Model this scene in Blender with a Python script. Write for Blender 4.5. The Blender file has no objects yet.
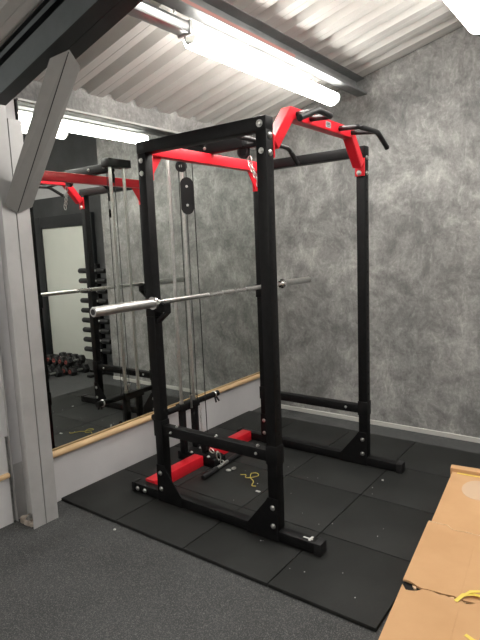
import bpy, bmesh, math, random
from mathutils import Vector, Matrix

random.seed(4)
S = bpy.context.scene
COL = S.collection
PI = math.pi

# ------------------------------------------------------------------ camera
cam_d = bpy.data.cameras.new('camera')
cam = bpy.data.objects.new('camera', cam_d)
COL.objects.link(cam)
yaw, pitch, roll = -0.64382, -0.13836, -0.04089
F = Vector((math.sin(yaw) * math.cos(pitch), math.cos(yaw) * math.cos(pitch), math.sin(pitch)))
R = F.cross(Vector((0, 0, 1))).normalized()
U = R.cross(F)
R2 = R * math.cos(roll) + U * math.sin(roll)
U2 = -R * math.sin(roll) + U * math.cos(roll)
m = Matrix((R2, U2, -F)).transposed().to_4x4()
m.translation = Vector((2.84264, -4.12714, 1.52504))
cam.matrix_world = m
cam_d.sensor_fit = 'VERTICAL'
cam_d.sensor_height = 24
cam_d.lens = 529.787 * 24 / 640
cam_d.clip_start = 0.05
S.camera = cam

# ------------------------------------------------------------------ world, light levels, exposure
S.view_settings.view_transform = 'Standard'
S.view_settings.look = 'None'
S.view_settings.gamma = 1
S.view_settings.use_curve_mapping = False
S.view_settings.exposure = 0.75
W = bpy.data.worlds.new('world')
S.world = W
W.use_nodes = True
W.node_tree.nodes['Background'].inputs[0].default_value = (0.9, 0.95, 1, 1)
W.node_tree.nodes['Background'].inputs[1].default_value = 0.3
TUBE_MAIN = 21.0      # emission of the batten over the rack
TUBE_NEXT = 15.0      # the batten one purlin further
TUBE_ROOM = 19.5     # the battens over the rest of the gym
LAMP_COLOUR = (1.0, 0.965, 0.90)

# ------------------------------------------------------------------ materials
def principled(name, col, rough=0.5, metal=0.0, spec=0.5):
    mt = bpy.data.materials.new(name)
    mt.use_nodes = True
    b = mt.node_tree.nodes['Principled BSDF']
    b.inputs['Base Color'].default_value = (*col, 1)
    b.inputs['Roughness'].default_value = rough
    b.inputs['Metallic'].default_value = metal
    b.inputs['Specular IOR Level'].default_value = spec
    return mt

def N(mt, typ, **kw):
    n = mt.node_tree.nodes.new(typ)
    for k, v in kw.items():
        if k in n.inputs:
            n.inputs[k].default_value = v
        else:
            setattr(n, k, v)
    return n

def lk(mt, a, b):
    mt.node_tree.links.new(a, b)

def mottled(name, c0, c1, scale, rough=0.5, metal=0.0, bump=0.0, bscale=60, detail=6, lo=0.35, hi=0.65, spec=0.5, fine=None, stretch=None):
    """a base colour that wanders between c0 and c1, optional second finer layer and bump"""
    mt = principled(name, c0, rough, metal, spec)
    b = mt.node_tree.nodes['Principled BSDF']
    tc = N(mt, 'ShaderNodeTexCoord')
    mp = N(mt, 'ShaderNodeMapping')
    if stretch:
        mp.inputs['Scale'].default_value = stretch
    lk(mt, tc.outputs['Object'], mp.inputs['Vector'])
    n = N(mt, 'ShaderNodeTexNoise', Scale=scale, Detail=detail, Roughness=0.62)
    lk(mt, mp.outputs[0], n.inputs['Vector'])
    r = N(mt, 'ShaderNodeValToRGB')
    r.color_ramp.elements[0].position = lo
    r.color_ramp.elements[0].color = (*c0, 1)
    r.color_ramp.elements[1].position = hi
    r.color_ramp.elements[1].color = (*c1, 1)
    lk(mt, n.outputs['Fac'], r.inputs['Fac'])
    out = r.outputs['Color']
    if fine:
        fs, flo, fhi, fcol, famt = fine
        n2 = N(mt, 'ShaderNodeTexNoise', Scale=fs, Detail=3, Roughness=0.6)
        lk(mt, tc.outputs['Object'], n2.inputs['Vector'])
        r2 = N(mt, 'ShaderNodeValToRGB')
        r2.color_ramp.elements[0].position = flo
        r2.color_ramp.elements[0].color = (0, 0, 0, 1)
        r2.color_ramp.elements[1].position = fhi
        r2.color_ramp.elements[1].color = (famt, famt, famt, 1)
        lk(mt, n2.outputs['Fac'], r2.inputs['Fac'])
        mx = N(mt, 'ShaderNodeMix', data_type='RGBA')
        lk(mt, r2.outputs['Color'], mx.inputs['Factor'])
        lk(mt, out, mx.inputs['A'])
        mx.inputs['B'].default_value = (*fcol, 1)
        out = mx.outputs['Result']
    lk(mt, out, b.inputs['Base Color'])
    if bump:
        nb = N(mt, 'ShaderNodeTexNoise', Scale=bscale, Detail=4)
        lk(mt, tc.outputs['Object'], nb.inputs['Vector'])
        bp = N(mt, 'ShaderNodeBump', Strength=bump, Distance=0.01)
        lk(mt, nb.outputs['Fac'], bp.inputs['Height'])
        lk(mt, bp.outputs[0], b.inputs['Normal'])
    return mt

def concrete():
    mt = principled('venetian_concrete', (.3, .3, .3), 0.62)
    b = mt.node_tree.nodes['Principled BSDF']
    tc = N(mt, 'ShaderNodeTexCoord')
    wn = N(mt, 'ShaderNodeTexNoise', Scale=2.2, Detail=4)
    lk(mt, tc.outputs['Object'], wn.inputs['Vector'])
    wm = N(mt, 'ShaderNodeVectorMath', operation='SCALE')
    wm.inputs['Scale'].default_value = 0.35
    lk(mt, wn.outputs['Color'], wm.inputs[0])
    wa = N(mt, 'ShaderNodeVectorMath', operation='ADD')
    lk(mt, tc.outputs['Object'], wa.inputs[0])
    lk(mt, wm.outputs[0], wa.inputs[1])
    # broad clouds
    n1 = N(mt, 'ShaderNodeTexNoise', Scale=1.7, Detail=8, Roughness=0.68)
    lk(mt, wa.outputs[0], n1.inputs['Vector'])
    r1 = N(mt, 'ShaderNodeValToRGB')
    e = r1.color_ramp.elements
    e[0].position = 0.28; e[0].color = (0.17, 0.169, 0.168, 1)
    e[1].position = 0.74; e[1].color = (0.50, 0.493, 0.48, 1)
    k = e.new(0.5); k.color = (0.30, 0.298, 0.292, 1)
    lk(mt, n1.outputs['Fac'], r1.inputs['Fac'])
    # trowel patches with sharper edges
    n2 = N(mt, 'ShaderNodeTexNoise', Scale=6.0, Detail=8, Roughness=0.72)
    lk(mt, wa.outputs[0], n2.inputs['Vector'])
    r2 = N(mt, 'ShaderNodeValToRGB')
    e = r2.color_ramp.elements
    e[0].position = 0.40; e[0].color = (0.62, 0.62, 0.62, 1)
    e[1].position = 0.62; e[1].color = (1.22, 1.22, 1.21, 1)
    lk(mt, n2.outputs['Fac'], r2.inputs['Fac'])
    mx = N(mt, 'ShaderNodeMix', data_type='RGBA', blend_type='MULTIPLY')
    mx.inputs['Factor'].default_value = 0.8
    lk(mt, r1.outputs['Color'], mx.inputs['A'])
    lk(mt, r2.outputs['Color'], mx.inputs['B'])
    # fine specks
    n3 = N(mt, 'ShaderNodeTexNoise', Scale=42, Detail=5, Roughness=0.7)
    lk(mt, tc.outputs['Object'], n3.inputs['Vector'])
    r3 = N(mt, 'ShaderNodeValToRGB')
    e = r3.color_ramp.elements
    e[0].position = 0.36; e[0].color = (0.80, 0.80, 0.80, 1)
    e[1].position = 0.64; e[1].color = (1.14, 1.14, 1.13, 1)
    lk(mt, n3.outputs['Fac'], r3.inputs['Fac'])
    m2 = N(mt, 'ShaderNodeMix', data_type='RGBA', blend_type='MULTIPLY')
    m2.inputs['Factor'].default_value = 0.8
    lk(mt, mx.outputs['Result'], m2.inputs['A'])
    lk(mt, r3.outputs['Color'], m2.inputs['B'])
    # brushed trowel strokes: stretched, slanted noise
    mp = N(mt, 'ShaderNodeMapping')
    mp.inputs['Rotation'].default_value = (.5, .6, 0)
    mp.inputs['Scale'].default_value = (2.6, 2.6, .8)
    lk(mt, wa.outputs[0], mp.inputs['Vector'])
    n4 = N(mt, 'ShaderNodeTexNoise', Scale=9, Detail=7, Roughness=.75, Distortion=1.2)
    lk(mt, mp.outputs[0], n4.inputs['Vector'])
    r4 = N(mt, 'ShaderNodeValToRGB')
    e = r4.color_ramp.elements
    e[0].position = .38; e[0].color = (.80, .80, .80, 1)
    e[1].position = .70; e[1].color = (1.45, 1.44, 1.42, 1)
    k = e.new(.56); k.color = (1, 1, 1, 1)
    lk(mt, n4.outputs['Fac'], r4.inputs['Fac'])
    m3 = N(mt, 'ShaderNodeMix', data_type='RGBA', blend_type='MULTIPLY')
    m3.inputs['Factor'].default_value = .9
    lk(mt, m2.outputs['Result'], m3.inputs['A'])
    lk(mt, r4.outputs['Color'], m3.inputs['B'])
    lk(mt, m3.outputs['Result'], b.inputs['Base Color'])
    bp = N(mt, 'ShaderNodeBump', Strength=0.25, Distance=0.01)
    lk(mt, n2.outputs['Fac'], bp.inputs['Height'])
    lk(mt, bp.outputs[0], b.inputs['Normal'])
    return mt

def emitter(name, strength):
    mt = bpy.data.materials.new(name)
    mt.use_nodes = True
    nt = mt.node_tree
    nt.nodes.clear()
    o = nt.nodes.new('ShaderNodeOutputMaterial')
    e = nt.nodes.new('ShaderNodeEmission')
    e.inputs[0].default_value = (*LAMP_COLOUR, 1)
    e.inputs[1].default_value = strength
    nt.links.new(e.outputs[0], o.inputs[0])
    return mt

M = {}
M['concrete'] = concrete()
M['deck'] = mottled('white_roof_sheet', (.50, .49, .465), (.56, .55, .525), 1.5, rough=0.45)
M['black'] = mottled('black_powder_coat', (.005, .005, .0055), (.0085, .0085, .009), 30, spec=.2, rough=0.45, bump=0.05, bscale=400)
M['blackcap'] = principled('black_rubber_cap', (.013, .013, .014), 0.5, spec=.4)
M['hole'] = principled('hole_shade_black', (.003, .003, .003), 0.8)  # near-black, the shade inside holes and the carton gap put into colour
M['red'] = mottled('red_powder_coat', (.66, .012, .024), (.74, .018, .032), 12, rough=0.36)
M['chrome'] = mottled('chrome', (.80, .79, .77), (.90, .89, .87), 25, rough=0.2, metal=1.0)
M['sleeve'] = mottled('satin_sleeve_steel', (.50, .50, .49), (.60, .60, .59), 40, rough=0.34, metal=.92)
M['steel'] = mottled('brushed_steel', (.66, .65, .63), (.82, .81, .79), 50, rough=0.32, metal=1.0)
M['zinc'] = mottled('zinc_bolt', (.6, .6, .59), (.8, .8, .78), 60, rough=0.28, metal=1.0)
M['floor'] = mottled('grey_fleck_flooring', (.036, .038, .040), (.050, .052, .054), 3, rough=0.8, bump=0.3, bscale=420,
                     fine=(230, .50, .68, (.20, .20, .195), .8))
M['mat'] = mottled('black_rubber_crumb', (.009, .0098, .0094), (.0165, .0178, .0170), 4.0, rough=0.62, bump=0.3, bscale=300,
                   fine=(330, .66, .74, (.16, .17, .14), .55), spec=.4)
M['white'] = mottled('white_painted_panel', (.62, .61, .62), (.68, .67, .68), 2, rough=0.5)
M['trimwhite'] = principled('white_trim', (.6, .59, .56), 0.5)
M['wood'] = mottled('pine_rail', (.62, .40, .20), (.76, .53, .30), 9, rough=0.42, stretch=(1, .12, 1))
M['galv'] = mottled('painted_grey_steel', (.42, .415, .41), (.48, .475, .47), 6, rough=0.42, metal=0.15)
M['galvin'] = mottled('galvanised_web', (.14, .145, .145), (.23, .235, .235), 9, rough=0.45, metal=0.3)
M['brace'] = mottled('grey_brace_paint', (.235, .232, .225), (.27, .267, .26), 7, rough=0.5)
M['rafter'] = mottled('rafter_steel_shaded', (.030, .034, .036), (.045, .05, .052), 5, rough=0.45, metal=0.2)  # rafter steel, the shade of its underside put into the colour
M['rafter_lit_side'] = mottled('rafter_steel_lit_side', (.12, .14, .145), (.16, .18, .185), 5, rough=0.4, metal=0.2)  # same rafter steel, paler: light on its side face put into the colour
M['purlin'] = mottled('grey_purlin_steel', (.17, .175, .175), (.23, .235, .235), 5, rough=0.55, metal=0.2)
M['primer'] = principled('red_oxide_edge', (.33, .15, .13), 0.5)
M['rubble'] = mottled('crumbled_mortar', (.30, .25, .20), (.60, .53, .46), 20, rough=0.9, bump=.6, bscale=60)
M['darkwall'] = mottled('charcoal_wall', (.045, .048, .05), (.075, .078, .08), 3, rough=0.35)
M['frame'] = principled('black_door_frame', (.012, .014, .016), 0.35)
M['door'] = mottled('pale_door_panel', (.80, .82, .75), (.85, .87, .80), 2, rough=0.5)
M['card'] = mottled('brown_cardboard', (.54, .315, .155), (.60, .36, .185), 3, rough=0.75, bump=.04, bscale=12, spec=.25)
M['cardedge'] = mottled('torn_cardboard_edge', (.62, .42, .25), (.78, .58, .38), 40, rough=0.9)
M['tape'] = principled('clear_parcel_tape', (.66, .47, .32), 0.25)
M['yellow'] = principled('yellow_strap', (.80, .62, .10), 0.4)
M['cord'] = principled('yellow_cord', (.55, .46, .10), 0.6)
M['housing'] = mottled('lamp_housing', (.60, .60, .58), (.66, .66, .64), 4, rough=0.3, metal=0.3)
M['tray'] = mottled('aluminium_tray', (.55, .56, .57), (.65, .66, .67), 4, rough=0.3, metal=0.85)
M['lamp_main'] = emitter('lamp_diffuser_over_rack', TUBE_MAIN)
M['lamp_next'] = emitter('lamp_diffuser_further', TUBE_NEXT)
M['lamp_room'] = emitter('lamp_diffuser_room', TUBE_ROOM)
M['paper'] = principled('paper_scrap', (.62, .62, .6), 0.7)
M['badge'] = principled('badge_grey', (.30, .30, .31), 0.4)
M['badgeink'] = principled('badge_ink', (.02, .02, .02), 0.4)
M['dbhead'] = principled('black_rubber_dumbbell', (.012, .012, .013), 0.45)
M['redmark'] = principled('red_number_mark', (.30, .06, .05), 0.5)

def mirror_mat():
    mt = principled('silvered_mirror', (.80, .83, .80), 0.0, 1.0)
    return mt
M['mirror'] = mirror_mat()

# ------------------------------------------------------------------ mesh helpers
class MB:
    """collects shapes in world space, builds ONE mesh object"""
    def __init__(self):
        self.bm = bmesh.new()
        self.mi = 0

    def _tagnew(self, faces):
        for f in faces:
            f.material_index = self.mi

    def box(self, x0, x1, y0, y1, z0, z1, bev=0.0, mat=None):
        vs = [self.bm.verts.new((x, y, z)) for x in (x0, x1) for y in (y0, y1) for z in (z0, z1)]
        idx = [(0, 1, 3, 2), (4, 6, 7, 5), (0, 4, 5, 1), (2, 3, 7, 6), (0, 2, 6, 4), (1, 5, 7, 3)]
        fs = [self.bm.faces.new([vs[i] for i in q]) for q in idx]
        if mat is not None:
            for v in vs:
                v.co = mat @ v.co
        self._tagnew(fs)
        if bev:
            es = list({e for f in fs for e in f.edges})
            r = bmesh.ops.bevel(self.bm, geom=es, offset=bev, segments=2, affect='EDGES', profile=0.5)
            self._tagnew(r['faces'])
        return self

    def prism(self, pts, axis, a, b, bev=0.0):
        """polygon pts (two coords) extruded along axis from a to b"""
        def mk(p, t):
            if axis == 0: return (t, p[0], p[1])
            if axis == 1: return (p[0], t, p[1])
            return (p[0], p[1], t)
        v0 = [self.bm.verts.new(mk(p, a)) for p in pts]
        v1 = [self.bm.verts.new(mk(p, b)) for p in pts]
        n = len(pts)
        fs = [self.bm.faces.new(v0), self.bm.faces.new(v1[::-1])]
        for i in range(n):
            fs.append(self.bm.faces.new((v0[i], v1[i], v1[(i + 1) % n], v0[(i + 1) % n])))
        self._tagnew(fs)
        if bev:
            es = list({e for f in fs for e in f.edges})
            r = bmesh.ops.bevel(self.bm, geom=es, offset=bev, segments=2, affect='EDGES', profile=0.5)
            self._tagnew(r['faces'])
        return self

    def loft(self, rings, caps=True):
        vv = [[self.bm.verts.new(p) for p in ring] for ring in rings]
        fs = []
        n = len(rings[0])
        for a, b in zip(vv, vv[1:]):
            for i in range(n):
                fs.append(self.bm.faces.new((a[i], b[i], b[(i + 1) % n], a[(i + 1) % n])))
        if caps:
            fs.append(self.bm.faces.new(vv[0]))
            fs.append(self.bm.faces.new(vv[-1][::-1]))
        self._tagnew(fs)
        return self

    def tube(self, path, r, seg=12, caps=True, square=False):
        """round tube through points; r a number or one per point"""
        P = [Vector(p) for p in path]
        rs = r if isinstance(r, (list, tuple)) else [r] * len(P)
        rings = []
        up = None
        for i, p in enumerate(P):
            if i == 0: d = P[1] - P[0]
            elif i == len(P) - 1: d = P[-1] - P[-2]
            else: d = (P[i + 1] - p).normalized() + (p - P[i - 1]).normalized()
            if d.length < 1e-9: d = P[min(i + 1, len(P) - 1)] - P[max(i - 1, 0)]
            d.normalize()
            if up is None:
                up = Vector((0, 0, 1)) if abs(d.z) < .9 else Vector((1, 0, 0))
            s = d.cross(up).normalized()
            up = s.cross(d).normalized()
            rings.append([tuple(p + (s * math.cos(2 * PI * k / seg) + up * math.sin(2 * PI * k / seg)) * rs[i]) for k in range(seg)])
        return self.loft(rings, caps)

    def cyl(self, c, axis, r, h, seg=20, bev=0.0):
        a = Vector(axis).normalized()
        c = Vector(c)
        if bev:
            return self.tube([c - a * h / 2, c - a * (h / 2 - bev), c + a * (h / 2 - bev), c + a * h / 2], [r - bev, r, r, r - bev], seg)
        return self.tube([c - a * h / 2, c + a * h / 2], r, seg)

    def torus(self, c, nrm, R0, r0, sx=1.0, seg=14, sub=6, along=None):
        nrm = Vector(nrm).normalized()
        a = Vector(along).normalized() if along else nrm.orthogonal().normalized()
        b = nrm.cross(a)
        c = Vector(c)
        g = []
        for i in range(seg):
            t = 2 * PI * i / seg
            ctr = c + a * math.cos(t) * R0 * sx + b * math.sin(t) * R0
            rad = (a * math.cos(t) + b * math.sin(t)).normalized()
            g.append([self.bm.verts.new(ctr + rad * math.cos(2 * PI * k / sub) * r0 + nrm * math.sin(2 * PI * k / sub) * r0) for k in range(sub)])
        fs = []
        for i in range(seg):
            for k in range(sub):
                fs.append(self.bm.faces.new((g[i][k], g[(i + 1) % seg][k], g[(i + 1) % seg][(k + 1) % sub], g[i][(k + 1) % sub])))
        self._tagnew(fs)
        return self

    def build(self, name, mats, parent=None, smooth=True):
        bmesh.ops.recalc_face_normals(self.bm, faces=self.bm.faces)
        if parent is not None:
            off = wloc(parent)
            for v in self.bm.verts:
                v.co -= off
        me = bpy.data.meshes.new(name)
        self.bm.to_mesh(me)
        self.bm.free()
        if not isinstance(mats, (list, tuple)):
            mats = [mats]
        for mt in mats:
            me.materials.append(M[mt])
        if smooth:
            for p in me.polygons:
                p.use_smooth = True
            try:
                me.set_sharp_from_angle(angle=math.radians(35))
            except Exception:
                pass
        o = bpy.data.objects.new(name, me)
        COL.objects.link(o)
        if parent is not None:
            o.parent = parent
        return o

def wloc(o):
    v = Vector((0, 0, 0))
    while o is not None:
        v += o.location
        o = o.parent
    return v

def tag(o, label, cat=None, group=None, kind=None):
    if label: o['label'] = label
    if cat: o['category'] = cat
    if group: o['group'] = group
    if kind: o['kind'] = kind
    return o

def thing(name, label, cat, loc=(0, 0, 0), group=None):
    o = bpy.data.objects.new(name, None)
    o.empty_display_size = .1
    COL.objects.link(o)
    o.location = loc
    return tag(o, label, cat, group)

def centred(o):
    """move a one-mesh thing's origin to the middle of its base"""
    me = o.data
    xs = [v.co.x for v in me.vertices]; ys = [v.co.y for v in me.vertices]; zs = [v.co.z for v in me.vertices]
    c = Vector(((min(xs) + max(xs)) / 2, (min(ys) + max(ys)) / 2, min(zs)))
    for v in me.vertices: v.co -= c
    o.location = c
    return o

def struct(name, mb, mat, smooth=False):
    o = mb.build(name, mat, smooth=smooth)
    o['kind'] = 'structure'
    return o

def dup(o, loc, label, group=None, rot=None):
    c = o.copy(); COL.objects.link(c)
    c.location = loc
    if rot is not None: c.rotation_euler = rot
    c['label'] = label
    if group: c['group'] = group
    for ch in list(o.children):
        d = ch.copy(); COL.objects.link(d); d.parent = c
        for g in list(ch.children):
            e = g.copy(); COL.objects.link(e); e.parent = d
    return c

# ================================================================== STRUCTURE
FZ = -0.02                                  # gym floor; the top of the rubber tiles is z = 0
def roof(x): return 2.53 + 0.245 * x        # underside of the roof sheet
XE, YN, YR = 6.0, -6.2, 0.62                # far sides of the gym

struct('floor', MB().box(-.3, XE + .2, YN - .2, YR + .2, FZ - .12, FZ), 'floor')
# left wall: concrete-finished block wall, carries the mirror
struct('wall_left', MB().prism([(YN, FZ), (0, FZ), (0, roof(0)+.03), (YN, roof(0)+.03)], 0, -.2, -.02), 'concrete')
# back wall up to the recess
struct('wall_back', MB().prism([(-.2, FZ), (2.2, FZ), (2.2, roof(2.2)+.03), (-.2, roof(-.2)+.03)], 1, 0, .14), 'concrete')
struct('wall_recess_side', MB().prism([(2.06, FZ), (2.2, FZ), (2.2, roof(2.2)+.03), (2.06, roof(2.06)+.03)], 1, .14, YR), 'darkwall')
struct('wall_recess_back', MB().prism([(2.06, FZ), (XE, FZ), (XE, roof(XE)+.03), (2.06, roof(2.06)+.03)], 1, YR, YR + .14), 'darkwall')
struct('wall_right', MB().box(XE, XE + .14, YN, YR + .14, FZ, roof(XE)+.03), 'white')
struct('wall_front', MB().prism([(-.2, FZ), (XE, FZ), (XE, roof(XE)+.03), (-.2, roof(-.2)+.03)], 1, YN - .14, YN), 'white')

# corrugated roof sheet: ribs run up the slope (along x), 0.21 m apart
def deck():
    prof = []
    y = YN - .2
    k0 = math.floor((y + 1.876) / .21)
    y = -1.876 + k0 * .21
    while y < YR + .2:
        prof += [(y - .048, 0), (y - .014, .055), (y + .014, .055), (y + .048, 0),
                 (y + .100, 0), (y + .104, .002), (y + .109, .002), (y + .113, 0)]
        y += .21
    mb = MB()
    for (x0, x1) in ((-.3, XE + .2),):
        lo0 = [mb.bm.verts.new((x0, p[0], roof(x0) + p[1])) for p in prof]
        lo1 = [mb.bm.verts.new((x1, p[0], roof(x1) + p[1])) for p in prof]
        up0 = [mb.bm.verts.new((x0, p[0], roof(x0) + p[1] + .004)) for p in prof]
        up1 = [mb.bm.verts.new((x1, p[0], roof(x1) + p[1] + .004)) for p in prof]
        for i in range(len(prof) - 1):
            mb.bm.faces.new((lo0[i], lo1[i], lo1[i + 1], lo0[i + 1]))
            mb.bm.faces.new((up0[i], up0[i + 1], up1[i + 1], up1[i]))
        n = len(prof) - 1
        for a, b, c, d in ((lo0, lo1, up1, up0),):
            mb.bm.faces.new((a[0], d[0], c[0], b[0]))
            mb.bm.faces.new((a[n], b[n], c[n], d[n]))
        for i in range(n):
            mb.bm.faces.new((lo0[i], lo0[i + 1], up0[i + 1], up0[i]))
            mb.bm.faces.new((lo1[i], up1[i], up1[i + 1], lo1[i + 1]))
    return mb
struct('ceiling', deck(), 'deck')

# white skirting panel under the mirror and its continuation left of the column
RT = .315                                   # top of the wooden rail
struct('baseboard_left', MB().box(-.02, 0, -2.44, -.002, FZ, RT - .035, bev=.002).box(-.02, 0, YN, -2.62, FZ, .50, bev=.002), 'white')
struct('wall_left_panel', MB().box(-.02, -.006, YN, -2.6, .50, 2.5).box(-.0199, -.010, -2.6, -2.36, .32, 2.5), 'white')
struct('baseboard_back', MB().box(0.001, 2.2, -.012, 0, FZ, .018, bev=.002), 'trimwhite')

# ================================================================== MIRROR, RAIL
MT = 2.395
t = thing('wall_mirror', 'large frameless wall mirror above the wooden rail, reflecting the rack', 'mirror', (-.016, -1.2, RT))
MB().box(-.0195, -.010, -2.34, -.004, RT - .03, MT - .004).build('mirror_glass', 'mirror', t, smooth=False)
MB().box(-.0195, 0.002, -2.34, -.004, MT - .003, MT + .009).build('top_channel', 'galv', t, smooth=False)
MB().box(-.0195, -.004, -2.352, -2.341, RT - .03, MT).build('side_channel', 'black', t, smooth=False)

def rail(y0, y1, z, r, name, label):
    mb = MB()
    pts = []
    for i in range(9):
        a = -PI / 2 + PI * i / 8
        pts.append((.012 + r * math.cos(a), z + r * math.sin(a)))
    pts += [(.0005, z + r), (.0005, z - r)]
    mb.prism(pts, 1, y0, y1)
    return tag(centred(mb.build(name, 'wood')), label, 'rail')
rail(-2.44, -.004, RT - .021, .02, 'wooden_rail', 'long round-nosed pine rail running along the foot of the mirror')
rail(-3.9, -2.625, RT - .04, .014, 'wooden_rail', 'short end of pine rail on the white panel left of the steel column')

# ================================================================== STEEL FRAME
CY0, CY1, CYM = -2.6, -2.44, -2.52
# column: two channels back to back, flanges facing the room
def channel_column():
    t = thing('steel_column', 'grey double-channel steel column standing left of the mirror', 'column', (.08, CYM, FZ))
    top = 2.5
    xf = .175
    for s in (-1, 1):
        y_in = CYM + s * .003
        y_out = CY0 if s < 0 else CY1
        a, b = min(y_in, y_out), max(y_in, y_out)
        top = 2.30 if s < 0 else 2.235
        mb = MB()
        mb.box(xf - .004, xf, a, b, FZ, top)                     # flange
        mb.box(-.015, -.011, a, b, FZ, top)                      # wall flange
        yw = y_in
        mb.box(-.011, xf - .004, min(yw, yw + s * .004), max(yw, yw + s * .004), FZ, top)   # web
        yl = y_out
        mb.box(xf - .026, xf - .004, min(yl, yl - s * .003), max(yl, yl - s * .003), FZ + .1, top)   # lip
        mb.box(-.011, .012, min(yl, yl - s * .003), max(yl, yl - s * .003), FZ, top)
        # raised rib in the web
        mb.box(.045, .105, min(yw + s * .004, yw + s * .016), max(yw + s * .004, yw + s * .016), FZ + .02, top)
        mb.build('channel', 'galv', t, smooth=False)
    mb = MB()
    rnd = random.Random(3)
    for i in range(14):
        cx, cy, cz = rnd.uniform(.01, .15), rnd.uniform(CY0 + .008, CYM - .03), FZ + rnd.uniform(.008, .02)
        rr = rnd.uniform(.01, .024)
        mb.box(cx - rr, cx + rr, cy - rr * .7, cy + rr * .7, FZ, cz + rr, bev=rr * .3)
    mb.build('mortar_rubble', 'rubble', t)
    MB().cyl((.12, CY0 + .03, .03), (0, 1, 0), .016, .05, seg=6).cyl((.12, CY0 + .03, .03), (0, 1, 0), .009, .075).build('anchor_bolt', 'zinc', t)
channel_column()

def raf(x): return 2.25 + .268 * x
def rafter():
    t = thing('roof_rafter', 'dark double-channel steel rafter crossing the upper left under the roof', 'rafter', (1.5, CYM, raf(1.5)))
    D = .20
    for s in (-1, 1):
        # the channel on the mirror side starts only where the knee brace lands
        x0, x1 = (-.01, 5.9) if s < 0 else (.60, 5.9)
        y_in = CYM + s * .002
        y_out = CY0 if s < 0 else CY1
        def slab(ya, yb, za, zb, mb):
            a, b = min(ya, yb), max(ya, yb)
            mb.prism([(x0, raf(x0) + za), (x1, raf(x1) + za), (x1, raf(x1) + zb), (x0, raf(x0) + zb)], 1, a, b)
        mb = MB()
        slab(y_in, y_out, 0, .004, mb)
        slab(y_in, y_out, D - .004, D, mb)
        slab(y_in, y_in + s * .004, .004, D - .004, mb)
        mb.build('channel', 'rafter', t, smooth=False)
        mb = MB()
        slab(y_out - s * .001, y_out + s * .002, .001, .115, mb)  # outer face in the paler tone that paints the lit side
        slab(y_out - s * .001, y_out + s * .002, .150, .172, mb)
        mb.build('lip', 'rafter_lit_side', t, smooth=False)
rafter()

def brace():
    t = thing('knee_brace', 'short grey diagonal brace from the column up to the dark rafter', 'brace', (.45, CYM, 1.75))
    def P(x, y, z): return (x, y, z)
    bot = [P(.205, CY0, 1.79), P(.186, CYM - .002, 1.745), P(.20, CY1, 1.78), P(.17, CYM, 1.90)]
    top = [P(.695, CY0, 2.39), P(.735, CYM - .002, 2.437), P(.70, CY1, 2.39), P(.62, CYM, 2.41)]
    mb = MB(); mb.loft([bot, top]); mb.build('brace_section', 'brace', t, smooth=False)
    # seam of the two channels: a narrow dark groove strip standing 1 mm proud
    mb = MB()
    a, b = Vector(bot[1]), Vector(top[1])
    d = (b - a).normalized()
    n = Vector((.77, 0, -.64))
    mb.tube([a + n * .0005 + d * .01, b + n * .0005 - d * .01], .0022, seg=6)
    mb.build('seam', 'frame', t)
brace()

def purlin(x, label, red=False):
    t = thing('roof_purlin', label, 'purlin', (x, -2.5, roof(x) - .1))
    mb = MB()
    h = .118
    zt = roof(x) - .001
    y0, y1 = -6.1, -.002
    mb.box(x - .035, x - .031, y0, y1, zt - h, zt - .008)      # web
    mb.prism([(x - .035, zt - h), (x + .052, zt - h), (x + .052, zt - h + .004), (x - .035, zt - h + .004)], 1, y0, y1)
    mb.prism([(x - .035, zt - .010), (x + .03, roof(x + .03) - .004), (x + .03, roof(x + .03) - .0005), (x - .035, roof(x - .035) - .0005)], 1, y0, y1)
    mb.build('purlin_section', 'purlin', t, smooth=False)
    ym = -1.1 if red else y1
    MB().box(x + .0482, x + .052, y0, ym, zt - h + .005, zt - h + .022).build('lip', 'primer' if red else 'purlin', t, smooth=False)
    if red:
        MB().box(x + .0482, x + .052, ym, y1, zt - h + .005, zt - h + .022).build('lip', 'purlin', t, smooth=False)
purlin(1.03, 'grey roof purlin with a reddish lip, above the lit batten over the rack', True)
purlin(1.93, 'grey roof purlin at the top right of the picture')
for k, x in enumerate((2.95, 3.95, 4.95)):
    purlin(x, ['third roof purlin up the slope, out over the gym', 'fourth roof purlin up the slope, out over the gym', 'highest roof purlin, out over the gym'][k])

# ================================================================== LIGHTS
def batten(name, label, x, z, y0, y1, w, h, lamp, purlin_z):
    t = thing(name, label, 'light', (x, (y0 + y1) / 2, z))
    MB().box(x - w * .24, x + w * .24, y0 - .012, y1 + .012, z + h * .30, z + h * .5, bev=.004).build('housing', 'housing', t)
    # bowed diffuser
    pts = []
    for i in range(17):
        a = PI * .80 + PI * 1.40 * i / 16
        pts.append((x + w / 2 * math.cos(a), z + (h * .6 if math.sin(a) < 0 else h * .5) * math.sin(a)))
    MB().prism(pts, 1, y0 + .006, y1 - .006).build('diffuser', lamp, t)
    MB().prism([(x + (p[0] - x) * 1.04, z + .005 + (p[1] - z - .004) * 1.06) for p in pts], 1, y1 - .006, y1 + .012).build('end_cap', 'housing', t)
    MB().prism([(x + (p[0] - x) * .6, z + (p[1] - z) * .6) for p in pts], 1, y0 - .012, y0 + .006).build('end_cap', 'housing', t)
    for f in (.3, .8):
        y = y0 + (y1 - y0) * f
        if purlin_z - z - h * .5 > .01:
            MB().tube([(x, y, z + h * .5 - .002), (x + .004, y, (z + purlin_z) / 2), (x + .02, y, purlin_z)], .003, seg=6).build('hanger', 'steel', t)
    return t
batten('batten_light', 'lit fluorescent batten hanging under the purlin above the power rack', .985, 2.575, -1.96, -.41, .12, .085, 'lamp_main', roof(1.03) - .119)
batten('batten_light', 'lit fluorescent batten at the top right corner of the picture', 2.035, 2.775, -2.35, -.56, .15, .10, 'lamp_next', roof(2.03) - .12)
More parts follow.
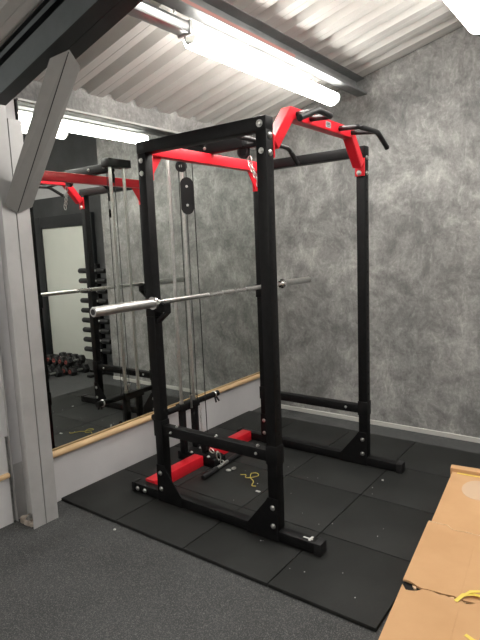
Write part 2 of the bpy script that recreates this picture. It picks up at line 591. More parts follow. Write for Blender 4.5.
# unlit metal gear tray in line with the main batten
def tray():
    t = thing('lamp_gear_tray', 'unlit aluminium gear tray with a hook, end to end with the lit batten', 'light fitting', (.985, -2.2, 2.56))
    x = .985
    MB().prism([(x - .035, 2.575), (x + .035, 2.575), (x + .042, 2.615), (x + .03, 2.632), (x - .03, 2.632), (x - .042, 2.615)], 1, -2.43, -2.02, bev=.003).build('tray_body', 'tray', t)
    MB().box(x - .044, x + .044, -2.02, -2.0, 2.568, 2.638, bev=.004).build('end_bracket', 'housing', t)
    MB().tube([(x, -2.01, 2.57), (x, -2.01, 2.545), (x + .012, -2.005, 2.53), (x + .022, -2.0, 2.54)], .006, seg=8).build('hook', 'housing', t)
    for y in (-2.38, -2.1):
        MB().tube([(x, y, 2.63), (x + .02, y, roof(1.03) - .119)], .003, seg=6).build('hanger', 'steel', t)
tray()
room = [(3.0, -2.6, -1.0), (3.0, -5.4, -3.8), (1.0, -5.2, -3.6), (4.6, -3.6, -1.6)]
for k, (x, y0, y1) in enumerate(room):
    batten('batten_light', ['lit fluorescent batten over the open floor right of the rack',
                            'lit fluorescent batten behind the photographer on the right',
                            'lit fluorescent batten near the left wall behind the column',
                            'lit fluorescent batten furthest up the roof slope'][k],
           x, roof(x) - .22, y0, y1, .12, .08, 'lamp_room', roof(x) - .12 if x in (3.0, 1.0) else roof(x) - .002)

# ================================================================== RUBBER TILES
xs = [.004, .525, 1.045, 1.568, 2.088]
ys = [-2.305, -1.79, -1.28, -.77, -.262]
rown = ['nearest row', 'second row back', 'third row back', 'furthest row at the back wall']
coln = ['against the mirror wall', 'second from the mirror wall', 'second from the cardboard carton', 'next to the cardboard carton']
rowt = ['nearest the camera', 'second from the camera', 'second from the back wall', 'closest to the back wall']
for i in range(4):
    for j in range(4):
        g = .0022
        mb = MB().box(xs[i] + g, xs[i + 1] - g, ys[j] + g, ys[j + 1] - g, FZ, 0, bev=.004)
        o = centred(mb.build('rubber_floor_tile', 'mat'))
        tag(o, 'black rubber floor tile %s, in the row %s' % (coln[i], rowt[j]), 'floor tile', 'rubber floor tiles')

# ================================================================== POWER RACK
XL, XR = .595, 1.405
YF, YB = -1.992, -.871        # front faces of near and far frames
T = .06
H = 2.12
rack = thing('power_rack', 'black and red power rack with pull-up grips and lat pulley tower', 'power rack', (1.0, -1.4, 0))

def upright(x, yf):
    mb = MB()
    mb.box(x - .03, x + .03, yf, yf + T, .0602, H, bev=.004)
    mb.mi = 1
    z = .35
    while z < 1.95:
        mb.cyl((x + .03, yf + .03, z), (1, 0, 0), .0085, .0012, seg=10)  # black disc painted on for the dark of each hole
        mb.cyl((x - .03, yf + .03, z), (1, 0, 0), .0085, .0012, seg=10)
        z += .075
    return mb.build('upright', ['black', 'hole'], rack)
for x in (XL, XR):
    for y in (YF, YB):
        upright(x, y)

def bolt(c, axis, r=.0105, par=None):
    a = Vector(axis)
    c = Vector(c)
    mb = MB()
    mb.cyl(c + a * .0015, a, r * 1.35, .003, seg=14)
    mb.tube([c + a * .003, c + a * .008, c + a * .011], [r, r, r * .55], seg=10)
    return mb.build('bolt', 'zinc', par or rack)

# side frames: foot, crossbar, top beam, gussets
for yf in (YF, YB):
    near = yf == YF
    x1 = 1.672
    foot = MB().box(.335, x1 - .02, yf, yf + T, 0.004, .06, bev=.004).build('foot_beam', 'black', rack)
    for (a, b) in ((.322, .345), (x1 - .035, x1 + .004)):
        MB().box(a, b, yf - .004, yf + T + .004, 0, .0645, bev=.004).build('rubber_foot', 'blackcap', foot)
    z0, z1 = (.425, .485) if near else (.365, .42)
    MB().box(XL + .03, XR - .03, yf + .004, yf + T - .004, z0, z1, bev=.003).build('cross_member', 'black', rack)
    MB().box(XL - .031, XR + .031, yf - .003, yf + T + .003, H - .062, H + .002, bev=.004).build('top_beam', 'black', rack)
    # sleeve brackets where the cross member meets the uprights
    for x in (XL, XR):
        MB().box(x - .034, x + .034, yf - .004, yf + T + .004, z0 - .012, z1 + .03, bev=.003).build('bracket', 'black', rack)
    # gussets
    for x, s in ((XL, 1), (XR, -1)):
        pts = [(x - s * .03, .004), (x - s * .03, .235), (x + s * .03, .235), (x + s * .05, .205), (x + s * .165, .062), (x + s * .165, .004)]
        MB().prism(pts, 1, yf - .0055, yf - .0003).build('gusset', 'black', rack)
        bolt((x, yf - .0055, .185), (0, -1, 0)); bolt((x, yf - .0055, .085), (0, -1, 0))
        if near:
            bolt((x + (.1 if s > 0 else -.1), yf + .004, z0 + .03), (0, -1, 0), r=.006)
    for dx in (-.055, .055) if near else ():
        pass
# bolts visible at the tops
for x in (XL, XR):
    bolt((x - .003, YF - .003, H - .032), (0, -1, 0), .013) if x == XR else None
    bolt((x, YF, H - .10), (0, -1, 0)) if x == XL else None
    bolt((x, YF, H - .17 if x == XL else H - .155), (0, -1, 0))
bolt((XR + .03, YF + .03, H - .085), (1, 0, 0), .012)
bolt((XR + .03, YF + .03, H - .165), (1, 0, 0), .012)
bolt((XR + .03, YB + .03, H - .07), (1, 0, 0), .010)
bolt((XR + .03, YB + .03, H - .165), (1, 0, 0), .010)
for x in (.375, .44):
    bolt((x, YF, .03), (0, -1, 0), .011)
    bolt((x, YB + T, .03), (0, 1, 0), .011)
for x in (.72, 1.02, 1.3):
    bolt((x, YF + .03, .485), (0, 0, 1), .007)
for x in (.72, 1.28):
    bolt((x, YB + .004, .395), (0, -1, 0), .007)

# red beams that tie the two side frames
YN1, YF1 = YF + T, YB        # inner faces
fb = MB().box(.385, .465, YN1, -1.455, .0, .075, bev=.004).build('floor_tie_beam', 'red', rack)
MB().box(.385, .465, -1.325, YF1, .0, .075, bev=.004).build('floor_tie_beam', 'red', rack)
MB().box(.565, .625, YN1, YF1, 2.052, 2.118, bev=.004).build('top_tie_beam', 'red', rack)
for ya, s in ((YN1, 1), (YF1, -1)):
    MB().prism([(ya + s * .001, 2.05), (ya + s * .10, 2.05), (ya + s * .012, 1.93), (ya + s * .001, 1.93)], 0, .592, .598).build('corner_brace', 'red', rack)
    MB().box(.567, .623, min(ya, ya + s * .006), max(ya, ya + s * .006), 1.915, 2.05, bev=.001).build('flange', 'red', rack)

# multi grip pull-up bar
def multigrip():
    path = [(-1.905, 2.0), (-1.745, 2.172), (-1.045, 2.172), (-.898, 2.0)]
    # square section swept in the y-z plane
    hw = .03
    outer, inner = [], []
    for i, (y, z) in enumerate(path):
        p = Vector((y, z))
        def nrm(a, b):
            d = (Vector(b) - Vector(a)).normalized()
            return Vector((-d.y, d.x))
        if i == 0: n = nrm(path[0], path[1]); o = n * hw
        elif i == len(path) - 1: n = nrm(path[-2], path[-1]); o = n * hw
        else:
            n1, n2 = nrm(path[i - 1], path[i]), nrm(path[i], path[i + 1])
            n = (n1 + n2).normalized(); o = n * hw / n.dot(n1)
        outer.append(p + o); inner.append(p - o)
    rings = [[(XR - hw, a.x, a.y), (XR + hw, a.x, a.y), (XR + hw, b.x, b.y), (XR - hw, b.x, b.y)] for a, b in zip(outer, inner)]
    bar = MB().loft(rings)
    es = [e for e in bar.bm.edges]
    bmesh.ops.bevel(bar.bm, geom=es, offset=.0035, segments=2, affect='EDGES')
    bar = bar.build('pull_up_bar', 'red', rack)
    for ya, s in ((YN1, 1), (YF1, -1)):
        MB().box(XR - .032, XR + .032, min(ya, ya + s * .012), max(ya, ya + s * .012), 1.935, 2.045, bev=.002).build('end_plate', 'red', bar)
        bolt((XR - .004, ya + s * .012, 1.955), (0, s, 0), .012, bar)
    tag(MB().box(XR + .0295, XR + .0315, -1.395, -1.335, 2.155, 2.188).build('badge', 'badge', bar), 'small grey maker badge')
    mb = MB()
    for z, a, b in ((2.179, -1.385, -1.345), (2.172, -1.39, -1.34), (2.163, -1.38, -1.35)):
        mb.box(XR + .0315, XR + .0319, a, b, z - .0018, z + .0018)
    mb.build('badge_print', 'badgeink', bar)
    def grip(pts, brace_pts, r=.0145):
        g = MB()
        # round off the corners
        P = [Vector(p) for p in pts]
        out = [P[0]]
        for i in range(1, len(P) - 1):
            a, b, c = P[i - 1], P[i], P[i + 1]
            d = .028
            p0 = b + (a - b).normalized() * d; p2 = b + (c - b).normalized() * d
            for k in range(6):
                t = k / 5
                out.append(p0 * (1 - t) ** 2 + b * 2 * t * (1 - t) + p2 * t * t)
        out.append(P[-1])
        g.tube(out, r, seg=14)
        g.tube(brace_pts, r * .95, seg=12)
        go = g.build('grip_handle', 'blackcap', bar)
        e = P[-1]; d = (P[-1] - P[-2]).normalized()
        MB().tube([e - d * .002, e + d * .004, e + d * .006], [r * 1.1, r * 1.1, r * .8], seg=14).build('end_plug', 'steel' if False else 'blackcap', go)
    zb = 2.172
    xp = XR + .028
    # room side pair
    grip([(xp, -1.56, zb), (XR + .2, -1.66, 2.14), (XR + .2, -1.80, 2.145), (XR + .2, -1.97, 2.083)], [(xp, -1.70, zb), (XR + .2, -1.79, 2.145)])
    grip([(xp, -1.22, zb), (XR + .2, -1.33, 2.14), (XR + .2, -1.08, 2.145), (XR + .2, -.94, 2.078)], [(xp, -1.06, zb), (XR + .2, -1.10, 2.145)])
multigrip()

# J hooks (on the room side of the two wall side uprights)
for yf in (YF, YB):
    yc = yf + .03
    mb = MB()
    mb.box(XL - .036, XL + .036, yf - .005, yf + T + .005, 1.14, 1.235, bev=.003)
    mb.box(XL + .03, XL + .112, yc - .024, yc + .024, 1.168, 1.2115, bev=.003)
    mb.box(XL + .102, XL + .112, yc - .024, yc + .024, 1.20, 1.222, bev=.002)
    mb.prism([(XL + .036, 1.125), (XL + .105, 1.170), (XL + .112, 1.170), (XL + .112, 1.162), (XL + .036, 1.105)], 1, yc - .022, yc + .022)
    mb.build('j_hook', 'black', rack)

# ---- lat pulley tower
RX, RY0, RY1, RC = .285, -1.455, -1.325, -1.39
for y in (RY0, RY1):
    MB().tube([(RX, y, .06), (RX, y, 2.145)], .0125, seg=16).build('guide_rod', 'steel', rack)
    MB().box(RX - .02, RX + .02, y - .02, y + .02, .0602, .372, bev=.003).build('rod_sleeve', 'black', rack)
    MB().cyl((RX, y, .435), (0, 0, 1), .016, .025).build('rod_collar', 'zinc', rack)
MB().box(.24, .335, RC - .105, RC + .105, 2.142, 2.20, bev=.004).build('tower_head', 'black', rack)
boom = MB().box(.335, .88, RC - .025, RC + .025, 2.121, 2.185, bev=.004).build('lat_boom', 'black', rack)
for x in (.40, .58):
    bolt((x, RC - .025, 2.155), (0, -1, 0), .008, boom)

def pulley(x, y, z, r, axis, par, name='pulley'):
    a = Vector(axis).normalized()
    mb = MB()
    c = Vector((x, y, z))
    mb.tube([c - a * .011, c - a * .009, c - a * .003, c + a * .003, c + a * .009, c + a * .011], [r, r, r * .86, r * .86, r, r], seg=24)
    o = mb.build(name, 'blackcap', par)
    MB().cyl(c, a, r * .28, .03, seg=12).build('axle_bolt', 'zinc', o)
    return o
def cheek(x, z, z2, y, w, par):
    for s in (-1, 1):
        pts = [(x - w, z2), (x - w, z), (x + w, z), (x + w, z2)]
        MB().prism(pts, 1, y + s * .014 - .0015, y + s * .014 + .0015).build('cheek_plate', 'black', par)
p1 = pulley(.345, RC, 2.075, .038, (.35, -.94, 0), boom)
p2 = pulley(.87, RC, 2.10, .042, (0, 1, 0), boom)
cheek(.87, 2.125, 2.075, RC, .022, p2)
cheek(.345, 2.13, 2.06, RC, .009, p1)

# floating double pulley block (oblong plates), twisted toward the room
def block(cx, cy, cz, h, w, parent):
    n = Vector((.66, -.75, 0)).normalized()
    s = Vector((.75, .66, 0))
    t = MB()
    for off in (-.013, .010):
        ring = []
        for i in range(12):
            a = PI * i / 11
            ring.append((w / 2 * math.cos(a), (h / 2 - w / 2) + w / 2 * math.sin(a)))
        for i in range(12):
            a = PI + PI * i / 11
            ring.append((w / 2 * math.cos(a), -(h / 2 - w / 2) + w / 2 * math.sin(a)))
        A = [tuple(Vector((cx, cy, cz)) + s * u + Vector((0, 0, v)) + n * off) for u, v in ring]
        B = [tuple(Vector((cx, cy, cz)) + s * u + Vector((0, 0, v)) + n * (off + .003)) for u, v in ring]
        t.loft([A, B])
    o = t.build('pulley_block', 'blackcap', parent)
    for dz in (.062, -.062):
        c = Vector((cx, cy, cz + dz))
        MB().tube([c - n * .009, c - n * .003, c + n * .003, c + n * .009], [w * .42, w * .34, w * .34, w * .42], seg=20).build('wheel', 'blackcap', o)
        MB().cyl(c, n, .009, .036, seg=8).build('axle_bolt', 'zinc', o)
block(.385, RC, 1.875, .245, .085, rack)

MB().box(.875, .985, RC - .02, RC + .02, 2.118, 2.138, bev=.002).build('bar_rest', 'black', boom)
def lat_bar():
    x, z, yc = .962, 2.1525, -1.40
    P = [Vector(p) for p in ((x, yc - .505, z - .09), (x, yc - .39, z), (x, yc + .39, z), (x, yc + .505, z - .09))]
    out = [P[0]]
    for i in (1, 2):
        a, b, c = P[i - 1], P[i], P[i + 1]
        p0 = b + (a - b).normalized() * .04; p2 = b + (c - b).normalized() * .04
        for k in range(7):
            t = k / 6
            out.append(p0 * (1 - t) ** 2 + b * 2 * t * (1 - t) + p2 * t * t)
    out.append(P[-1])
    t = thing('lat_bar', 'black lat pulldown bar with bent ends lying on the boom end at the rack top', 'lat bar', (x, yc, z))
    MB().tube(out, .0135, seg=14).build('bar', 'blackcap', t)
    for a, b in ((P[0], P[1]), (P[3], P[2])):
        d = (b - a).normalized()
        MB().tube([a - d * .004, a, a + d * .11, a + d * .113], [.012, .0165, .0165, .0137], seg=14).build('grip', 'blackcap', t)
lat_bar()

# cables
def cable(pts, name='cable'):
    MB().tube(pts, .0032, seg=6).build(name, 'blackcap', rack)
cable([(.385, RC, 1.99), (.385, RC, 2.06), (.375, RC, 2.09)])
cable([(.318, RC, 2.06), (.315, RC, .42)])
cable([(.375, RC, 1.76), (.38, RC, .12)])
cable([(.425, RC + .02, 2.12), (.44, RC + .02, .14)])
cable([(.36, RC, 2.113), (.87, RC, 2.142), (.905, RC, 2.125), (.913, RC, 2.09), (.913, RC, 2.06)])

# weight carriage on the guide rods
cz = .405
car = MB().box(RX - .028, RX + .028, RC - .10, RC + .10, cz - .03, cz + .022, bev=.003).build('weight_carriage', 'black', rack)
for s in (-1, 1):
    a, b = RC + s * .10, RC + s * .335
    MB().tube([(RX, a, cz), (RX, b, cz)], .0215, seg=18).build('plate_sleeve', 'black', car)
    MB().cyl((RX, b + s * .004, cz), (0, 1, 0), .0225, .008, seg=18).build('sleeve_end', 'blackcap', car)
    sc = MB()
    sc.torus((RX, b - s * .035, cz), (0, 1, 0), .0245, .003)
    sc.torus((RX, b - s * .041, cz), (0, 1, 0), .0245, .003)
    sc.build('spring_clip', 'zinc', car)
    MB().tube([(RX + .02, b - s * .05, cz - .015), (RX + .035, b - s * .055, cz - .055)], .007, seg=8).tube([(RX + .02, b - s * .035, cz - .015), (RX + .04, b - s * .025, cz - .05)], .007, seg=8).build('clip_grip', 'blackcap', car)
MB().tube([(RX + .035, RC, cz - .02), (RX + .035, RC, cz + .05), (RX + .035, RC, cz + .075)], [.008, .008, .014], seg=10).build('selector_pin', 'zinc', car)

def chain(path0, path1, n, par, name='chain', mat='zinc', sag=0, R0=.0085, r0=.0022):
    a, b = Vector(path0), Vector(path1)
    d = (b - a).normalized()
    o1 = d.orthogonal().normalized(); o2 = d.cross(o1)
    mb = MB()
    for i in range(n):
        t = (i + .5) / n
        mb.torus(a.lerp(b, t), o1 if i % 2 else o2, R0, r0, sx=1.75, seg=10, sub=5, along=d)
    return mb.build(name, mat, par)
chain((.375, RC + .03, .39), (.38, RC + .03, .13), 13, rack)
# snap link and chain at the boom end
MB().torus((.913, RC, 2.045), (0, 1, 0), .014, .004, sx=1.7, along=(0, 0, 1)).build('snap_link', 'zinc', boom)
chain((.914, RC, 2.02), (.955, RC + .01, 1.925), 6, boom, R0=.011, r0=.003)
MB().torus((.965, RC + .01, 1.905), (0, 1, 0), .014, .004, sx=1.7, along=(.3, 0, 1)).build('snap_link', 'zinc', boom)

# tower base: saddle over the red floor tie, low pulley
MB().box(.215, .565, -1.452, -1.402, .0, .06, bev=.003).build('tower_base', 'black', rack)
MB().box(.215, .565, -1.378, -1.328, .0, .06, bev=.003).build('tower_base', 'black', rack)
MB().box(.25, .54, -1.45, -1.33, .0605, .068, bev=.002).build('base_plate', 'black', rack)
for x, y in ((.34, -1.44), (.34, -1.34), (.50, -1.44), (.50, -1.34)):
    bolt((x, y, .068), (0, 0, 1), .009)
lp = pulley(.43, RC, .12, .036, (0, 1, 0), rack, 'low_pulley')
cheek(.43, .069, .14, RC, .018, lp)
MB().torus((.49, RC, .095), (0, 1, 0), .013, .0038, sx=1.8, along=(1, 0, -.4)).build('snap_link', 'zinc', rack)

# tape scrap and pale label on the near foot end
MB().box(1.565, 1.618, YF + .022, YF + .030, .0605, .063).box(1.60, 1.612, YF + .01, YF + .05, .0605, .0635).build('torn_tape', 'paper', rack)

# ================================================================== BARBELL
bx, bz, by = .668, 1.2265, -1.355
bb = thing('barbell', 'chrome olympic barbell resting on the rack hooks', 'barbell', (bx, by, bz))
MB().tube([(bx, by - .655, bz), (bx, by + .655, bz)], .0142, seg=18).build('shaft', 'chrome', bb)
kn = MB()
for a, b in ((-.60, -.20), (.20, .60), (-.06, .06)):
    kn.tube([(bx, by + a, bz), (bx, by + b, bz)], .0147, seg=18)
tag(kn.build('knurling', 'steel', bb), 'matt knurled grip sections')
for s in (-1, 1):
    MB().tube([(bx, by + s * .655, bz), (bx, by + s * .672, bz), (bx, by + s * .674, bz), (bx, by + s * .69, bz)], [.024, .024, .0365, .0365], seg=24).build('collar', 'chrome', bb)
    sl = MB().tube([(bx, by + s * .69, bz), (bx, by + s * 1.096, bz), (bx, by + s * 1.10, bz)], [.0255, .0255, .0235], seg=28).build('sleeve', 'sleeve', bb)
    MB().cyl((bx, by + s * 1.1005, bz), (0, 1, 0), .015, .003, seg=20).build('end_cap', 'blackcap', sl)

# ================================================================== THINGS ON THE TILES
a, b = Vector((.612, -1.635, .0185)), Vector((.575, -1.175, .0185))
d = (b - a).normalized()
hb = thing('row_bar', 'short black rubber-gripped cable bar lying on the floor inside the rack', 'cable bar', tuple((a + b) / 2 - Vector((0, 0, .0185))))
MB().tube([a, a + d * .004, a + d * .16, a + d * .163], [.015, .018, .018, .0135], seg=16).build('grip', 'blackcap', hb)
MB().tube([b, b - d * .004, b - d * .16, b - d * .163], [.015, .018, .018, .0135], seg=16).build('grip', 'blackcap', hb)
MB().tube([a + d * .16, b - d * .16], .0125, seg=14).build('bar', 'steel', hb)
mid = (a + b) / 2
MB().torus(mid + Vector((0, 0, .018)), d, .016, .004).build('eye', 'zinc', hb)
cb = MB()
cc = mid + Vector((-.03, .0, .058))
cb.torus(cc, (.8, -.6, .1), .014, .0045, sx=2.0, along=(-.25, 0, 1))
tag(centred(cb.build('carabiner', 'zinc')), 'upright silver carabiner clipped to the cable bar eye', 'carabiner')
cb = MB()
cb.torus((.668, -1.43, .006), (0, 0, 1), .009, .0055, sx=1.6, along=(.9, .5, 0))
cb.torus((.690, -1.400, .014), (.15, 0, 1), .009, .005, sx=1.6, along=(.3, 1, 0))
tag(centred(cb.build('carabiner', 'zinc')), 'pair of silver snap links lying flat beside the cable bar', 'carabiner')
# yellow cord squiggle
pts = []
ctrl = [(.865 + (x - .87) * .8, -1.44 + (y + 1.42) * .85) for x, y in [(.76, -1.42), (.80, -1.40), (.83, -1.44), (.87, -1.42), (.90, -1.36), (.86, -1.33), (.83, -1.36), (.87, -1.43), (.93, -1.47), (.96, -1.53), (1.0, -1.52)]]
for i in range(len(ctrl) - 1):
    p0 = Vector(ctrl[max(i - 1, 0)]); p1 = Vector(ctrl[i]); p2 = Vector(ctrl[i + 1]); p3 = Vector(ctrl[min(i + 2, len(ctrl) - 1)])
    for k in range(5):
        t = k / 5
        q = .5 * ((2 * p1) + (p2 - p0) * t + (2 * p0 - 5 * p1 + 4 * p2 - p3) * t * t + (-p0 + 3 * p1 - 3 * p2 + p3) * t ** 3)
        pts.append((q.x, q.y, .0035 + .0035 * (5 < i < 8)))
tag(centred(MB().tube(pts, .0028, seg=6).build('yellow_cord', 'cord')), 'thin yellow cord lying in a loop on the tiles inside the rack', 'cord')
tag(centred(MB().box(1.0, 1.03, -1.585, -1.57, 0, .004, bev=.001).build('paper_scrap', 'paper')), 'tiny grey scrap beside the end of the yellow cord', 'scrap')
tag(centred(MB().prism([(.568, -2.358), (.579, -2.354), (.577, -2.345), (.567, -2.348)], 2, FZ, FZ + .005).build('paper_scrap', 'paper')), 'small white scrap on the grey floor in front of the tiles', 'scrap')
tag(centred(MB().prism([(1.60, -1.03), (1.615, -1.035), (1.612, -1.02), (1.602, -1.018)], 2, 0, .004).build('paper_scrap', 'paper')), 'white speck on the tile behind the far foot of the rack', 'scrap')
rnd = random.Random(8)
mb = MB()
for i in range(30):
    x, y = rnd.uniform(.75, 1.95), rnd.uniform(-2.25, -1.1)
    if abs(y - (YF + .03)) < .06 or abs(y - (YB + .03)) < .06: continue
    r = rnd.uniform(.001, .0025)
    mb.box(x - r, x + r, y - r, y + r, 0, r)
tag(mb.build('dust_crumbs', 'paper'), 'pale crumbs scattered over the black tiles', 'crumbs', kind='stuff')

# ================================================================== CARDBOARD CARTON
def carton():
    zt = .30
    A = Vector((2.101, -1.290)); B = Vector((2.257, -2.707))
    dl = (B - A).normalized()                # along the long edge, toward the camera
    dw = Vector((-dl.y, dl.x))
    if dw.x < 0: dw = -dw
    L, Wd = 1.95, .62
    def P(u, v): return A + dl * u + dw * v  # u along, v across
    t = thing('cardboard_carton', 'long brown cardboard carton with yellow straps at the lower right', 'carton', (*P(L / 2, Wd / 2), FZ))
    def quad(pts, z0, z1, mb, bev=.002):
        mb.prism([tuple(P(u, v)) for u, v in pts], 2, z0, z1, bev)
    mb = MB()
    quad([(0.01, .008), (L, .008), (L, Wd), (0.01, Wd)], FZ, zt - .012, mb, .006)
    mb.build('body', 'card', t)
    # top sheets: three boards, each with its own torn end
    rnd = random.Random(11)
    def torn(u, v0, v1, n, amp):
        return [(u + rnd.uniform(-amp, amp), v0 + (v1 - v0) * i / (n - 1)) for i in range(n)]
    # far board
    s1 = .638
    e1 = [(s1 + (.028 if v > .09 else .0) + rnd.uniform(-.004, .004), v) for v in [i * Wd / 24 for i in range(25)]]
    mb = MB(); quad([(.045, .01)] + [(u + .03, max(v, .010)) for u, v in e1] + [(.045, Wd)], zt - .0115, zt - .004, mb, 0)
    mb.build('top_board', 'card', t)
    # middle board, overlaps the far one
    e2 = torn(1.098, 0, Wd, 36, .007)
    e2 = [(u + (.012 if .05 < v < .25 else 0), v) for u, v in e2]
    mb = MB(); quad([(u, v) for u, v in e1[::-1]] + e2, zt - .0035, zt + .0035, mb, 0)
    mb.build('top_board', 'card', t)
    # near board
    e3 = torn(1.125, .004, Wd, 36, .006)
    e3 = [(u + (.016 if .01 < v < .07 else (-.004 if v < .2 else (.004 if v < .25 else -.018))), v) for u, v in e3]
    mb = MB(); quad(e3 + [(L, Wd), (L, .004)], zt - .0035, zt + .003, mb, 0)
    mb.build('top_board', 'card', t)
    # black sheet under the ragged gap, painting the shade inside
    mb = MB(); quad([(1.085, .003), (1.16, .003), (1.15, .30), (1.09, .30)], zt - .0117, zt - .0105, mb, 0)
    mb.build('torn_gap_shade', 'hole', t)
    mb = MB()
    for i in range(6):
        v = .035 + i * .042 + rnd.uniform(-.004, .004)
        u = 1.117 + rnd.uniform(-.012, .012)
        w = rnd.uniform(.008, .022)
        quad([(u - .006, v), (u + .009, v + w * .6), (u + .008, v + w), (u - .004, v + w * .8)], zt - .008, zt - .002, mb, 0)
    mb.build('torn_fibres', 'cardedge', t)
    # rolled lip along the far end
    lipm = MB()
    a, b = P(.02, -.004), P(.02, Wd)
    lipm.prism([tuple(P(0, -.003)), tuple(P(.05, -.001)), tuple(P(.042, Wd)), tuple(P(-.006, Wd))], 2, zt - .03, zt + .016, .004)
    lipm.build('folded_lip', 'card', t)
    # torn paper edges (pale) along the first overlap
    mb = MB()
    prev = None
    for (u, v) in e1:
        c = P(u - .002, max(v, .002)); cur = (c.x, c.y, zt + .0035)
        if prev: mb.tube([prev, cur], rnd.uniform(.001, .0026), seg=5)
        prev = cur
    mb.build('torn_edge', 'cardedge', t)
    # crease down the middle
    mb = MB()
    for u0, u1 in ((.70, 1.08), (1.16, 1.9)):
        c0, c1 = P(u0, .20), P(u1, .195)
        mb.tube([(c0.x, c0.y, zt + .0022), (c1.x, c1.y, zt + .0022)], .0022, seg=6)
    mb.build('crease', 'card', t)
    # clear tape patch, oval
    ring = [tuple(P(.22 + .11 * math.cos(2 * PI * i / 20), .155 + .075 * math.sin(2 * PI * i / 20))) for i in range(20)]
    mb = MB(); mb.prism(ring, 2, zt - .004, zt - .003)
    tag(mb.build('tape_patch', 'tape', t), 'glossy oval patch of clear tape')
    # straps
    def strap(pts, w, name='strap'):
        mb = MB()
        rings = []
        for i, (u, v, z) in enumerate(pts):
            q = pts[min(i + 1, len(pts) - 1)]; p = pts[max(i - 1, 0)]
            du, dv = q[0] - p[0], q[1] - p[1]
            ln = math.hypot(du, dv) or 1
            nu, nv = -dv / ln * w / 2, du / ln * w / 2
            a, b = P(u + nu, v + nv), P(u - nu, v - nv)
            rings.append([(a.x, a.y, z), (b.x, b.y, z), (b.x, b.y, z + .0012), (a.x, a.y, z + .0012)])
        mb.loft(rings)
        mb.build(name, 'yellow', t)
    strap([(.062, .035, zt - .003), (.065, .2, zt - .003), (.066, .4, zt - .003), (.066, Wd, zt - .003)], .012)
    strap([(1.135, .185, zt + .004), (1.10, .205, zt + .012), (1.085, .235, zt + .014), (1.08, .28, zt + .010), (1.03, .33, zt + .012), (.98, .40, zt + .006)], .014)
    strap([(1.10, .205, zt + .008), (1.08, .225, zt + .018), (1.06, .27, zt + .020), (1.055, .31, zt + .016), (1.03, .36, zt + .012), (1.00, .42, zt + .004)], .012)
    strap([(1.285, .235, zt + .004), (1.30, .26, zt + .005), (1.305, .33, zt + .005), (1.31, .45, zt + .004), (1.31, Wd, zt + .004)], .013)
carton()

# ================================================================== SEEN ONLY IN THE MIRROR: door, dumbbell tower, dumbbells on the floor
YD = YR
dx0, dx1, dz = 3.28, 4.32, 1.90
d1 = thing('door_1', None, None, (3.8, YD, FZ)); d1['kind'] = 'structure'
MB().box(dx0, dx1, YD - .03, YD - .002, FZ + .01, dz, bev=.003).build('door_panel', 'door', d1)
fr = MB()
fr.box(dx0 - .16, dx0 - .002, YD - .06, YD - .001, FZ, dz + .17, bev=.004)
fr.box(dx1 + .002, dx1 + .16, YD - .06, YD - .001, FZ, dz + .17, bev=.004)
fr.box(dx0, dx1, YD - .06, YD - .001, dz + .002, dz + .17, bev=.004)
fr.build('door_frame', 'frame', d1)

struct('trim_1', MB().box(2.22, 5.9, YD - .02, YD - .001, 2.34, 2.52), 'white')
# dumbbell prototype: along x, centred at origin
def dumbbell_proto(hexed, L, hr, label, group, mark):
    t = thing('dumbbell', label, 'dumbbell', (0, 0, 0), group)
    MB().tube([(-L / 2 + .04, 0, 0), (L / 2 - .04, 0, 0)], .014, seg=12).build('handle', 'steel', t)
    for s in (-1, 1):
        seg = 6 if hexed else 18
        h0 = L * .30
        c0, c1 = s * (L / 2 - h0), s * L / 2
        o = MB().tube([(c0, 0, 0), (c0 + s * .012, 0, 0), (c1 - s * .012, 0, 0), (c1, 0, 0)], [hr * .82, hr, hr, hr * .82], seg=seg).build('head', 'dbhead', t)
        if mark:
            MB().torus((c1 + s * .001, 0, 0), (1, 0, 0), hr * .32, hr * .10, seg=14, sub=5).build('size_mark', 'redmark', o)
    return t

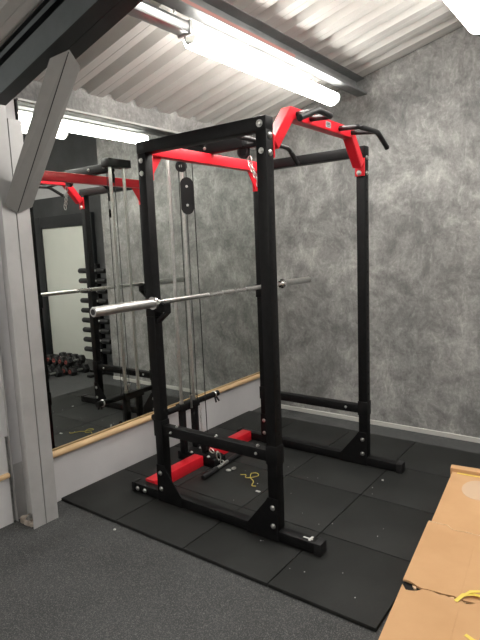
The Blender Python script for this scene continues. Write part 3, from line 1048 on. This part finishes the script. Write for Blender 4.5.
TX, TY = 2.53, .13
tw = thing('dumbbell_tower', 'black upright tower rack with small dumbbells on both sides, seen in the mirror', 'dumbbell rack', (TX, TY, FZ))
MB().box(TX - .03, TX + .03, TY - .03, TY + .03, FZ + .03, 1.38, bev=.004).build('post', 'black', tw)
MB().box(TX - .25, TX + .25, TY - .04, TY + .04, FZ, FZ + .03, bev=.004).build('base_bar', 'black', tw)
MB().box(TX - .04, TX + .04, TY - .25, TY + .25, FZ, FZ + .029, bev=.004).build('base_bar', 'black', tw)
tz = [.31 + k * .125 for k in range(9)]
for z in tz:
    h = MB()
    for s in (-1, 1):
        h.tube([(TX + s * .05, TY - .03, z - .03), (TX + s * .05, TY - .08, z - .035), (TX + s * .05, TY - .115, z - .005)], .006, seg=6)
    h.box(TX - .06, TX + .06, TY - .036, TY - .03, z - .05, z - .01)
    h.build('cradle', 'black', tw)
proto = dumbbell_proto(False, .50, .033, 'x', 'dumbbells on the tower rack', False)
names9 = ['lowest', 'second from the bottom', 'third from the bottom', 'fourth from the bottom', 'middle', 'fourth from the top', 'third from the top', 'second from the top', 'topmost']
for k, z in enumerate(tz):
    lab = 'small black dumbbell on the tower rack, %s of nine' % names9[k]
    loc = (TX, TY - .075, z - .012)
    if k == 0: proto.location = loc; proto['label'] = lab
    else: dup(proto, loc, lab, 'dumbbells on the tower rack')

hexp = dumbbell_proto(True, .27, .062, 'x', 'hex dumbbells on the floor', True)
spots = []
for i, (x, y) in enumerate([(2.82, -.05), (2.95, -.05), (3.08, -.05), (3.21, -.05), (3.34, -.05)]):
    spots.append((x, y, FZ + .056, PI / 2, 'bottom row, %s' % ['nearest the dumbbell tower', 'second from the dumbbell tower', 'third from the dumbbell tower', 'fourth from the dumbbell tower', 'furthest from the dumbbell tower'][i]))
for i, (x, y) in enumerate([(2.885, -.05), (3.015, -.05), (3.145, -.05), (3.275, -.05)]):
    spots.append((x, y, FZ + .056 + .116, PI / 2, 'top row, %s' % ['nearest the dumbbell tower', 'second from the dumbbell tower', 'third from the dumbbell tower', 'furthest from the dumbbell tower'][i]))
for i, (x, y) in enumerate([(2.95, -.36), (3.10, -.37), (3.25, -.36)]):
    spots.append((x, y, FZ + .056, PI / 2, 'front row on the floor, %s' % ['nearest the tower', 'middle', 'furthest from the tower'][i]))
for k, (x, y, z, r, w) in enumerate(spots):
    lab = 'black hex dumbbell with red end mark, ' + w
    if k == 0: hexp.location = (x, y, z); hexp.rotation_euler = (0, 0, r); hexp['label'] = lab
    else: dup(hexp, (x, y, z), lab, 'hex dumbbells on the floor', (0, 0, r))
